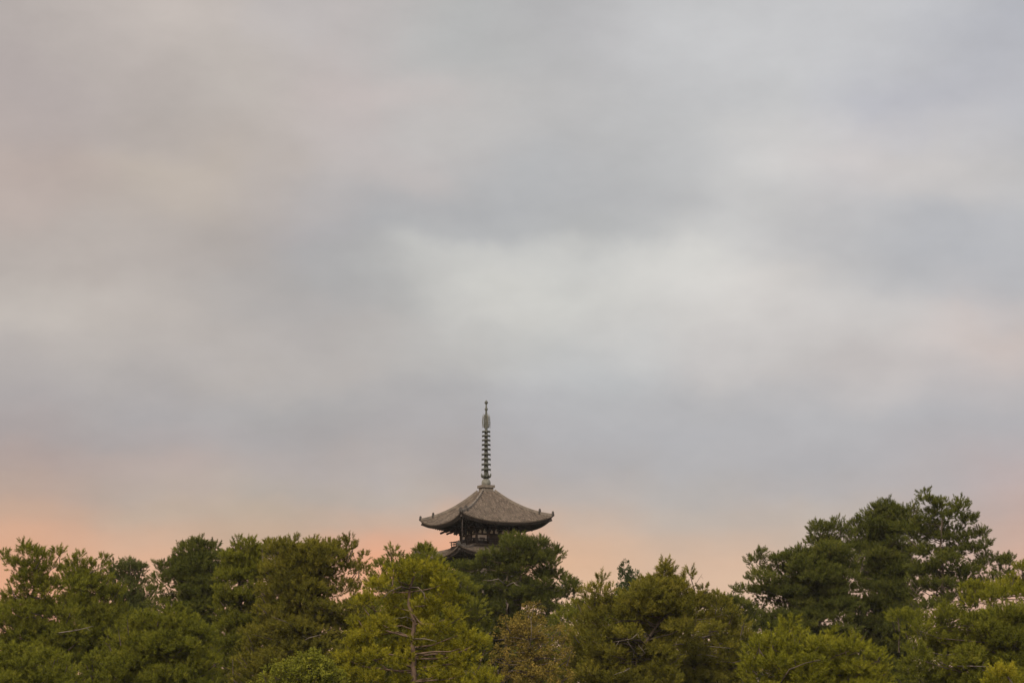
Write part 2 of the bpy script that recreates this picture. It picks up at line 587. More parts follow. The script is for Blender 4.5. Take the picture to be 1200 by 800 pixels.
        for j in range(10):
            x = -r + 2 * r * j / 9
            m1.beam((x, -r, zb), (x, -r, zb + (0.86 if j in (0, 3, 6, 9) else 0.78)), 0.09 if j in (0, 3, 6, 9) else 0.06, 0.09 if j in (0, 3, 6, 9) else 0.06, up=(0, 1, 0))
        rl = m1.build('railing', M['timber'], bal)
        for k in (1, 2, 3):
            d_ = dup(rl, bal, k * math.pi / 2)
            d_.location.z = 0.006 * (k % 2)
    return body

ZE5 = lz(613.5) - 0.35                      # mid-eave of the top roof
# (h, roof-top half, eave z, rise, uplift, body half)
H5, T5 = 7.15, 0.95
specs = [
    (H5, T5, ZE5, lz(576.5) - ZE5, 1.1, 2.72),
    (7.65, 3.05, ZE5 - 4.75, 1.72, 1.15, 3.15),
    (8.1, 3.5, ZE5 - 10.2, 2.2, 1.0, 3.6),
    (8.6, 3.95, ZE5 - 16.0, 2.4, 1.0, 4.05),
    (9.2, 4.4, ZE5 - 22.0, 2.6, 1.0, 4.5),
]
for i, (h, ht, z0, rise, up, body) in enumerate(specs):
    detail = i < 2
    roof, zf, uz = make_roof(i, h, ht, z0, rise, up, body, detail)
    if i < 4:
        zb = specs[i + 1][2] + specs[i + 1][3] + 0.12
    else:
        zb = 1.6
    make_storey(body, zb, z0, h, uz, detail, body + 1.15 if detail else None)
mb = MB()
mb.box(-8.6, 8.6, -8.6, 8.6, -1.0, 1.25)
mb.box(-8.9, 8.9, -8.9, 8.9, 1.253, 1.6)
for s in range(7):
    mb.box(-2, 2, -8.9 - 0.35 * (7 - s), -8.9 - 0.35 * (6 - s) - 0.003, -0.5, 0.2 + 0.2 * s)
mb.build('stone_platform', M['stone'], pag)

d_ = H5 - 0.42
m1 = MB()
m1.tube([(-d_, -d_, ZE5 + 0.35), (-d_, -d_, specs[1][2] + 1.0)], [0.07, 0.07], 8)
m1.build('corner_rod', M['timber'], pag)

# spire
spire_m = MB()
zt = lz(574.5)
def sr(py):
    return lz(py)
spire_m.lathe([(0.33, sr(562)), (0.32, sr(550)), (0.25, sr(530)), (0.20, sr(505)), (0.15, sr(484)), (0.12, sr(478)), (0.10, sr(472.5))], 14)
spire = spire_m.build('spire', M['bronze'], pag)
m1 = MB()                                    # square dew basin on the roof crown
m1.box(-0.80, 0.80, -0.80, 0.80, sr(576.5), sr(571.6))
m1.box(-0.97, 0.97, -0.97, 0.97, sr(571.6) + 0.002, sr(568.6))
m1.box(-0.88, 0.88, -0.88, 0.88, sr(577.5), sr(575))
m1.build('dew_basin', M['ridge'], spire)
m1 = MB()
a, b = sr(568.6), sr(561.3)
m1.lathe([(0.60, a), (0.64, a + 0.12), (0.66, a + 0.3), (0.64, a + 0.52), (0.56, a + 0.72), (0.42, b)], 24)
m1.build('inverted_bowl', M['bronze_pale'], spire)
m1 = MB()                                    # lotus cup with eight upturned petals
a, b = sr(561.2), sr(554.4)
m1.lathe([(0.30, a), (0.36, a + 0.1), (0.50, a + 0.28), (0.54, a + 0.42), (0.36, a + 0.5)], 16)
for k in range(8):
    t = 2 * math.pi * k / 8
    o_ = Vector((math.cos(t), math.sin(t), 0))
    s_ = Vector((-math.sin(t), math.cos(t), 0))
    m1.tube([o_ * 0.34 + Vector((0, 0, a + 0.25)), o_ * 0.60 + Vector((0, 0, a + 0.38)), o_ * 0.70 + Vector((0, 0, a + 0.62)), o_ * 0.72 + Vector((0, 0, b))], [0.16, 0.17, 0.12, 0.03], 6)
m1.build('lotus_cup', M['bronze'], spire)
for j, py in enumerate((549.6, 543.6, 537.6, 532, 526, 520.6, 515.3, 510.2, 505.2)):
    r = 0.69 - 0.012 * j
    z = sr(py)
    m1 = MB()
    # outer band, hub, and eight spokes
    prof = [(r - 0.07, -0.10), (r, -0.12), (r + 0.01, 0.04), (r - 0.06, 0.06)]
    seg = 28
    vs, fs = [], []
    for (rr, zz) in prof:
        for k in range(seg):
            t = 2 * math.pi * k / seg
            vs.append((rr * math.cos(t), rr * math.sin(t), z + zz))
    for a in range(4):
        for k in range(seg):
            k2 = (k + 1) % seg
            b = (a + 1) % 4
            fs.append((a * seg + k, a * seg + k2, b * seg + k2, b * seg + k))
    m1.add(vs, fs, True)
    hubr = 0.34 - 0.014 * j
    m1.lathe([(hubr, z - 0.16), (hubr + 0.06, z - 0.05), (hubr + 0.06, z + 0.10), (hubr, z + 0.2)], 14)
    for k in range(8):
        t = 2 * math.pi * k / 8
        o_ = Vector((math.cos(t), math.sin(t), 0))
        m1.beam(o_ * (hubr - 0.02) + Vector((0, 0, z)), o_ * (r - 0.03) + Vector((0, 0, z - 0.02)), 0.13, 0.09)
        # little bells under the rim
        m1.tube([o_ * (r - 0.02) + Vector((0, 0, z - 0.10)), o_ * (r - 0.02) + Vector((0, 0, z - 0.24))], [0.02, 0.05], 5)
    m1.build('ring', M['bronze'], spire)
# openwork flame finial: four fins of curling bars
za, zb_ = sr(501.5), sr(484.5)
hh = zb_ - za
fin0 = None
for k in range(4):
    if fin0 is None:
        m1 = MB()
        for j in range(7):
            z = za + hh * (0.02 + 0.125 * j)
            wv = 0.60 - 0.05 * abs(j - 2.4) - (0.14 if j == 6 else 0)
            m1.tube([(0.1, 0, z), (wv * 0.55, 0, z + 0.02), (wv * 0.92, 0, z + 0.13), (wv, 0, z + 0.30), (wv * 0.80, 0, z + 0.40)], [0.045, 0.05, 0.055, 0.045, 0.015], 5)
            m1.tube([(0.28, 0, z + 0.02), (0.36, 0, z + 0.18), (0.28, 0, z + 0.30)], [0.04, 0.04, 0.015], 5)
        m1.tube([(0.60, 0, za), (0.63, 0, za + hh * 0.4), (0.57, 0, za + hh * 0.8), (0.40, 0, zb_)], [0.03, 0.035, 0.035, 0.02], 5)
        m1.tube([(0.34, 0, za), (0.34, 0, za + hh * 0.9)], [0.03, 0.02], 5)
        fin0 = m1.build('flame_fin', M['bronze_pale'], spire)
        fin0.rotation_euler = (0, 0, 0)
    else:
        dup(fin0, spire, k * math.pi / 2)
def orb(py, r, tip):
    z = sr(py)
    prof = [(0.05, -r)] + [(r * math.cos(t), r * math.sin(t)) for t in [math.radians(x) for x in (-70, -45, -20, 0, 20, 45, 65)]]
    prof += [(0.10 * (1 if tip else 0.9), r * 0.97), (0.015 if tip else 0.08, r * (1.5 if tip else 1.02))]
    m1 = MB()
    m1.lathe([(a, z + b) for a, b in prof], 14)
    return m1
orb(479.3, 0.235, False).build('orb', M['bronze'], spire)
orb(471.6, 0.255, True).build('jewel', M['bronze'], spire)

# ------------------------------------------------------------------ trees
rng = np.random.default_rng(20)

def tuft_template(kind, r):
    """one shoot as loose triangles (n,3,3), axis +Z, unit size"""
    tris = []
    if kind == 'pine':
        K_ = 36
        for k in range(K_):
            a = r.uniform(0.0, 0.8)
            th = 2 * math.pi * (k * 0.618 + r.uniform(-0.08, 0.08))
            ang = math.radians(r.uniform(15, 40) if a > 0.55 else r.uniform(35, 68))
            d = np.array([math.cos(th) * math.sin(ang), math.sin(th) * math.sin(ang), math.cos(ang)])
            ln = r.uniform(0.36, 0.52)
            s = np.cross(d, r.normal(size=3)); s /= np.linalg.norm(s)
            w = 0.042
            b = np.array([0, 0, a])
            tris.append([b - s * w * 0.8, b + s * w * 0.8, b + d * ln])
    elif kind == 'leaf':
        for k in range(15):
            c = r.normal(size=3); c = c / np.linalg.norm(c) * r.uniform(0.2, 0.62); c[2] += 0.35
            d = c + r.normal(size=3) * 0.5; d /= np.linalg.norm(d)
            s = np.cross(d, r.normal(size=3)); s /= np.linalg.norm(s)
            l, w = r.uniform(0.16, 0.25), r.uniform(0.08, 0.12)
            tris.append([c - d * l, c + s * w, c + d * l])
            tris.append([c - d * l, c + d * l, c - s * w])
    else:  # cypress: flat upright sprays
        for k in range(14):
            th = 2 * math.pi * k * 0.618
            a = r.uniform(0, 0.8)
            ang = math.radians(r.uniform(10, 35))
            d = np.array([math.cos(th) * math.sin(ang), math.sin(th) * math.sin(ang), math.cos(ang)])
            s = np.cross(d, r.normal(size=3)); s /= np.linalg.norm(s)
            b = np.array([math.cos(th) * 0.12, math.sin(th) * 0.12, a])
            l, w = r.uniform(0.3, 0.5), 0.075
            tris.append([b - s * w * 0.4, b + d * l * 0.5 + s * w, b + d * l])
            tris.append([b - s * w * 0.4, b + d * l, b + d * l * 0.5 - s * w])
    return np.array(tris)

TPL = {k: [tuft_template(k, np.random.default_rng(100 + j)) for j in range(6)] for k in ('pine', 'leaf', 'cypress')}

def foliage_mesh(name, pos, axis, size, tint, kind):
    """pos (n,3), axis (n,3), size (n,), tint (n,)"""
    n = len(pos)
    axis = axis / np.linalg.norm(axis, axis=1, keepdims=True)
    ref = rng.normal(size=(n, 3))
    a = np.cross(axis, ref); a /= np.linalg.norm(a, axis=1, keepdims=True)
    b = np.cross(axis, a)
    Rm = np.stack([a, b, axis], axis=2)            # columns
    which = rng.integers(0, 6, n)
    V, T = [], []
    for w in range(6):
        idx = np.nonzero(which == w)[0]
        if len(idx) == 0:
            continue
        tp = TPL[kind][w].reshape(-1, 3)
        pts = np.einsum('nij,kj->nki', Rm[idx], tp) * size[idx][:, None, None] + pos[idx][:, None, :]
        V.append(pts.reshape(-1, 3))
        T.append(np.repeat(np.clip(tint[idx], 0, 1), tp.shape[0]))
    V = np.concatenate(V).astype(np.float32)
    T = np.concatenate(T).astype(np.float32)
    nv = len(V)
    me = bpy.data.meshes.new(name)
    me.vertices.add(nv)
    me.vertices.foreach_set('co', V.ravel())
    me.loops.add(nv)
    me.loops.foreach_set('vertex_index', np.arange(nv, dtype=np.int32))
    me.polygons.add(nv // 3)
    me.polygons.foreach_set('loop_start', np.arange(0, nv, 3, dtype=np.int32))
    at_ = me.attributes.new('tint', 'FLOAT', 'POINT')
    at_.data.foreach_set('value', T)
    me.update(calc_edges=True)
    return me

def inside(poly, x, z):
    c = False
    n = len(poly)
    j = n - 1
    for i in range(n):
        xi, zi = poly[i]
        xj, zj = poly[j]
        if (zi > z) != (zj > z) and x < (xj - xi) * (z - zi) / (zj - zi) + xi:
            c = not c
        j = i
    return c

def span(poly, z, x):
    """the stretch of the outline at height z that holds x"""
    cr = []
    n = len(poly)
    for i in range(n):
        (xa, za), (xb, zb) = poly[i], poly[(i + 1) % n]
        if (za > z) != (zb > z):
            cr.append(xa + (xb - xa) * (z - za) / (zb - za))
    cr.sort()
    for i in range(0, len(cr) - 1, 2):
        if cr[i] - 1e-6 <= x <= cr[i + 1] + 1e-6:
            return cr[i], cr[i + 1]
    return x, x

def tree(name, label, mat, Y, outline, trunk=None, kind='pine', pad=1.75, flat=0.28, dens=1.0, tier=1.4, size=0.62, seed=1, fill=1.0,
         depth=0.75, bark='bark', limbs=(), cat='pine tree', group='pine trees of the grove', tips=(), leaders=1.0, trunk_r=0.3, up=0.75, show=None, front=(), back=1.0, crop=(400, 565, 3.403)):
    r = np.random.default_rng(seed)
    poly = [(at(px, py, Y).x, at(px, py, Y).z) for px, py in outline]
    xsv = [p[0] for p in poly]
    zsv = [p[1] for p in poly]
    zmin, zmax = min(zsv), max(zsv)
    cx = sum(xsv) / len(xsv)
    # ---- trunk line
    if trunk:
        tp = [at(px, py, Y) for px, py in trunk]       # top first
        bx = tp[-1].x + (tp[-1].x - tp[-2].x) * 0.4
    else:
        top_i = max(range(len(poly)), key=lambda i: poly[i][1])
        tx = poly[top_i][0]
        lo = span(poly, zmin + (zmax - zmin) * 0.25, cx)
        bx = (lo[0] + lo[1]) / 2
        tp = []
        for j in range(6):
            t = j / 5
            zz = zmax - 0.6 - (zmax - 0.6 - zmin) * t
            tp.append(Vector((tx + (bx - tx) * min(1, t * 1.3) + r.normal() * 0.22, Y + r.normal() * 0.2, zz)))
    base = Vector((bx, Y, ground_z(bx, Y)))
    root = thing(name, label, cat, base, 0, group)
    tp = tp + [tp[-1].lerp(base, 0.5) + Vector((r.normal() * 0.2, 0, 0)), base - Vector((0, 0, 0.3))]
    htot = tp[0].z - base.z
    mb = MB()
    rad = [max(0.045, trunk_r * (0.18 + 0.82 * ((tp[0].z - p.z) / htot) ** 0.8)) for p in tp]
    mb.tube([p - base for p in tp], rad, 9)
    def trunk_at(z):
        if z >= tp[0].z:
            return tp[0], rad[0]
        for i in range(len(tp) - 1):
            if tp[i].z >= z >= tp[i + 1].z:
                t = (tp[i].z - z) / max(tp[i].z - tp[i + 1].z, 1e-4)
                return tp[i].lerp(tp[i + 1], t), rad[i] + (rad[i + 1] - rad[i]) * t
        return tp[-1], rad[-1]
    # ---- tiers of boughs; each bough carries a row of flat pads of shoots
    pads, boughs = [], []
    def fits(x, z, R_):
        return inside(poly, x, z + R_ * flat + 0.25) and inside(poly, x - R_ * 0.7, z) and inside(poly, x + R_ * 0.7, z)
    lo_w, hi_w = (at(600, show[1], Y).z, at(600, show[0], Y).z) if show else (1, 0)
    def hides_trunk(x, y, z, R_):
        if not (lo_w < z < hi_w) or y > 1.0 or r.uniform() < 0.2:
            return False
        c, _ = trunk_at(z)
        return abs(x - c.x) < R_ * 0.9 + 0.2
    z = zmin + 0.6
    while z < zmax - 0.35:
        c, _ = trunk_at(z)
        xl, xr = span(poly, z, c.x)
        if xr - xl < 0.2:
            cand = [span(poly, z, q) for q in np.linspace(min(xsv), max(xsv), 25)]
            xl, xr = max(cand, key=lambda q: q[1] - q[0])
        tx = min(max(c.x, xl + 0.2), xr - 0.2) if xr - xl > 0.5 else (xl + xr) / 2
        er, el_ = max(xr - tx, 0.4), max(tx - xl, 0.4)
        ey = min(max(depth * (xr - xl) / 2, 0.9), 6.0)
        per = math.pi * ((er + el_) / 2 + ey)
        nb = int(min(max(per / 2.5, 4), 13))
        f0 = r.uniform(0, 6.28)
        for k in range(nb):
            f = f0 + 2 * math.pi * (k + r.uniform(-0.3, 0.3)) / nb
            cf, sf = math.cos(f), math.sin(f)
            ex = er if cf > 0 else el_
            reach = r.uniform(0.78, 1.0) / math.sqrt((cf / ex) ** 2 + (sf / ey) ** 2)
            zt = z + r.uniform(-0.45, 0.45) * tier
            if r.uniform() < 0.1:
                continue
            if r.uniform() < 0.25:
                reach *= r.uniform(0.6, 0.85)
            rise = r.uniform(-0.02, 0.2)
            dist = reach
            first = None
            while dist > max(0.22 * reach, 0.3) or first is None:
                R_ = pad * r.uniform(0.62, 1.15)
                R_ = min(R_, max(0.45, reach * 0.75))
                dd = max(dist - R_ * 0.7, 0.0)
                lat = r.normal() * 0.4 * R_
                x = tx + cf * dd - sf * lat
                y = sf * dd + cf * lat
                zz = zt + rise * dd + r.normal() * 0.12
                for _ in range(5):
                    if fits(x, zz, R_):
                        break
                    R_ = max(R_ * 0.9, 0.6)
                    zz -= 0.12
                    x += (tx - x) * 0.05
                if front and (y < 0.9 or r.uniform() > back):
                    dist -= R_ * 1.1
                    first = False if first is None else first
                    continue
                if (fits(x, zz, R_) or R_ < 0.75 and inside(poly, x, zz)) and not (show and hides_trunk(x, y, zz, R_)):
                    pads.append((x, y, zz, R_))
                    if first is None:
                        first = Vector((x, Y + y, zz - 0.1))
                if first is None:
                    first = False
                dist -= R_ * 1.1
            if first:
                boughs.append((tx, first, zt))
        z += tier * r.uniform(0.85, 1.15)
    # boughs on the near side, each where the tree carries it
    for (qx, qy, qr) in front:
        p = at(crop[0] + qx / crop[2], crop[1] + qy / crop[2], Y)
        R_ = max(qr / crop[2] * Y / F - 0.12, 0.45)
        c, _ = trunk_at(p.z)
        w_ = abs(p.x - c.x)
        y = r.uniform(-1.3, 0.5) - 0.25 * max(0.0, 3.0 - w_) * r.uniform(0, 1)
        pads.append((p.x, y, p.z - 0.1, R_))
        if r.uniform() < 0.4:
            boughs.append((c.x, Vector((p.x, Y + y, p.z - 0.2)), p.z - 0.2))
        for _ in range(2):                     # smaller side sprays
            a_ = r.uniform(0, 6.28)
            pads.append((p.x + math.cos(a_) * R_ * 0.8, y + math.sin(a_) * R_ * 0.6 + 0.2, p.z - 0.1 - r.uniform(0.05, 0.4) * R_, R_ * r.uniform(0.5, 0.7)))
    # lobes of the outline that the tiers missed
    for _ in range(int(fill * 900)):
        x, zz = r.uniform(min(xsv), max(xsv)), r.uniform(zmin, zmax)
        R_ = pad * r.uniform(0.5, 0.85)
        if not fits(x, zz, R_):
            continue
        if any(abs(x - q[0]) < q[3] * 0.75 and abs(zz - q[2]) < 0.42 * tier for q in pads):
            continue
        a, b = span(poly, zz, x)
        ey = min(max(depth * (b - a) / 2, 0.9), 6.0)
        y = r.uniform(-0.7, 0.7) * ey
        if show and hides_trunk(x, y, zz, R_):
            continue
        pads.append((x, y, zz, R_))
        boughs.append((bx, Vector((x, Y + y, zz - 0.1)), zz))
    for (px, py, rr) in tips:
        p = at(px, py, Y)
        pads.append((p.x, r.normal() * 0.25, p.z - rr * flat * 0.7, rr))
    # leader shoots along the upper outline
    P, A, S, T, NV = [], [], [], [], []
    def shoot_at(p, ax, s, t, nv):
        P.append(p); A.append(ax); S.append(s); T.append(t); NV.append(nv / (np.linalg.norm(nv) + 1e-6))
    for i in range(len(poly)):
        (xa, za), (xb, zb) = poly[i], poly[(i + 1) % len(poly)]
        ln = math.hypot(xb - xa, zb - za)
        nx_, nz_ = -(zb - za) / ln, (xb - xa) / ln       # outlines run clockwise (left, over the top, right)
        if nz_ < -0.2:
            continue
        k = r.poisson(ln * 0.9 * leaders)
        for _ in range(k):
            t = r.uniform()
            x, z = xa + (xb - xa) * t, za + (zb - za) * t
            y = r.normal() * 0.5
            hgt = r.uniform(0.0, 0.4)
            ax = np.array([nx_ * 0.5 + r.normal() * 0.25, r.normal() * 0.25, max(nz_, 0.2) + 0.35])
            ax /= np.linalg.norm(ax)
            p0 = np.array([x, Y + y, z]) - ax * 0.9
            nn = int(3 + hgt * 5)
            for q in range(nn):
                c = p0 + ax * (0.15 + (0.55 + hgt) * q / nn)
                off = r.normal(size=3) * (0.20 * (1 - 0.6 * q / nn))
                shoot_at(c + off, ax + off * 2.0, size * r.uniform(0.75, 1.05), 0.5 + r.normal() * 0.2, off * 3 + ax * 0.4)
            mb.tube([Vector(p0 - ax * 0.7) - base, Vector(p0 + ax * (0.5 + hgt)) - base], [0.05, 0.02], 4, False)
    for (tx, e, zt) in boughs:
        hd = math.hypot(e.x - bx, e.y - Y)
        tz = max(min(zt - 0.12 - 0.2 * hd * r.uniform(0.2, 1.2), tp[0].z - 0.2), base.z + 1.5)
        a, ar = trunk_at(tz)
        dlt = e - a
        m_ = a.lerp(e, 0.4) + Vector((r.normal() * 0.08, r.normal() * 0.08, r.normal() * 0.05)) * dlt.length
        m2 = a.lerp(e, 0.75) + Vector((r.normal() * 0.05, r.normal() * 0.05, -0.04)) * dlt.length
        r0 = min(ar * 0.5, 0.03 + 0.014 * dlt.length)
        mb.tube([p - base for p in (a, m_, m2, e)], [r0, r0 * 0.75, r0 * 0.5, 0.02], 5, False)
    for (x, y, z, R_) in pads:
        yy = Y + y
        # shoots: branchlets that spread from the pad and turn up at their tips like fingers
        pt = r.normal() * 0.12
        if kind == 'pine':
            nf = max(5, int(7.5 * R_ * R_ * dens * r.uniform(0.85, 1.15)) + 3)
            th = r.uniform(0, 2 * math.pi) + np.arange(nf) * 2.39996 + r.normal(0, 0.2, nf)
            u = np.sqrt((np.arange(nf) + 0.5) / nf)
            ecc = r.uniform(0.8, 1.2)
            ox, oy = R_ * 0.82 * u * np.cos(th) * ecc, R_ * 0.82 * u * np.sin(th) / ecc
            oz = R_ * flat * (0.9 * (1 - u ** 2) - 0.5 * u ** 3) + r.normal(0, 0.10, nf)
            fd = np.stack([np.cos(th) * u * 1.05, np.sin(th) * u * 1.05, np.full(nf, up)], axis=1) + r.normal(0, 0.18, (nf, 3))
            fd /= np.linalg.norm(fd, axis=1, keepdims=True)
            fl = r.uniform(0.22, 0.62, nf) * size / 0.62
            ft = 0.45 + pt + r.normal(0, 0.13, nf)
            c0 = np.stack([x + ox, yy + oy, z + oz], axis=1)
            for q in range(4):
                t = q / 3.0
                off = r.normal(0, 0.10 * (1.25 - t), (nf, 3))
                p_ = c0 + fd * (fl * (t - 0.35))[:, None] + off
                P.extend(p_); A.extend(fd + off * 3.0 + np.array([0, 0, 0.25 * t]))
                S.extend(size * r.uniform(0.78, 1.1, nf) * (1.0 - 0.15 * t))
                T.extend(ft + 0.08 * (t - 0.5) + r.normal(0, 0.08, nf))
                nv = off * 4.0 + fd * (0.25 + 0.5 * t) + np.stack([ox, oy, np.zeros(nf)], axis=1) * (0.35 / R_)
                NV.extend(nv / (np.linalg.norm(nv, axis=1, keepdims=True) + 1e-6))
        else:
            n = max(5, int(20 * R_ * R_ * dens * r.uniform(0.85, 1.15)))
            th = r.uniform(0, 2 * math.pi, n)
            u = np.sqrt(r.uniform(0, 1, n))
            ox, oy = R_ * u * np.cos(th), R_ * u * np.sin(th)
            lump = 0.16 * R_ * np.sin(ox * 2.6 + r.uniform(0, 6)) * np.sin(oy * 2.8 + r.uniform(0, 6))
            oz = R_ * flat * (1 - u ** 2) * r.uniform(0.4, 1.0, n) - R_ * flat * 0.45 * u ** 3 + lump
            ax = np.stack([np.cos(th) * u * 0.95, np.sin(th) * u * 0.95, np.full(n, up)], axis=1) + r.normal(0, 0.2, (n, 3))
            P.extend(np.stack([x + ox, yy + oy, z + oz], axis=1)); A.extend(ax)
            S.extend(size * r.uniform(0.75, 1.2, n)); T.extend(0.42 + pt + r.normal(0, 0.17, n))
            nv = np.stack([ox / R_, oy / R_, (oz / R_ + 0.05) * 1.6], axis=1)
            NV.extend(nv / (np.linalg.norm(nv, axis=1, keepdims=True) + 1e-6))
    P = np.array(P) - np.array(base)
    me = foliage_mesh('crown', P, np.array(A), np.array(S), np.array(T), kind)
    me.materials.append(M[mat])
    cr = bpy.data.objects.new('crown', me)
    col.objects.link(cr)
    cr.parent = root
    mb.build('trunk', M[bark], root)
    for (pts, r0, mt_) in limbs:                        # bare limbs that show in front of the crown
        m1 = MB()
        wp = [at(px, py, Y + dy) for px, py, dy in pts]
        if abs(trunk_at(wp[0].z)[0].x - wp[0].x) < 1.5:
            wp[0] = trunk_at(wp[0].z)[0]            # a limb starts at the trunk
        r0 *= 0.75
        n = len(wp)
        m1.tube([p - base for p in wp], [r0 * (1 - 0.75 * i / (n - 1)) for i in range(n)], 6)
        for q in range(3):                              # side twigs
            i = 1 + q % max(1, n - 1)
            p = wp[i - 1].lerp(wp[i], r.uniform(0.3, 0.9))
            d = (wp[i] - wp[i - 1]).normalized() * 0.6 + Vector((r.normal() * 0.5, -0.3, r.normal() * 0.5))
            m1.tube([p - base, p + d * r.uniform(0.4, 0.9) - base], [r0 * 0.4, r0 * 0.12], 4)
        m1.build('limb', M[mt_], root)
    return root, len(P), len(pads)

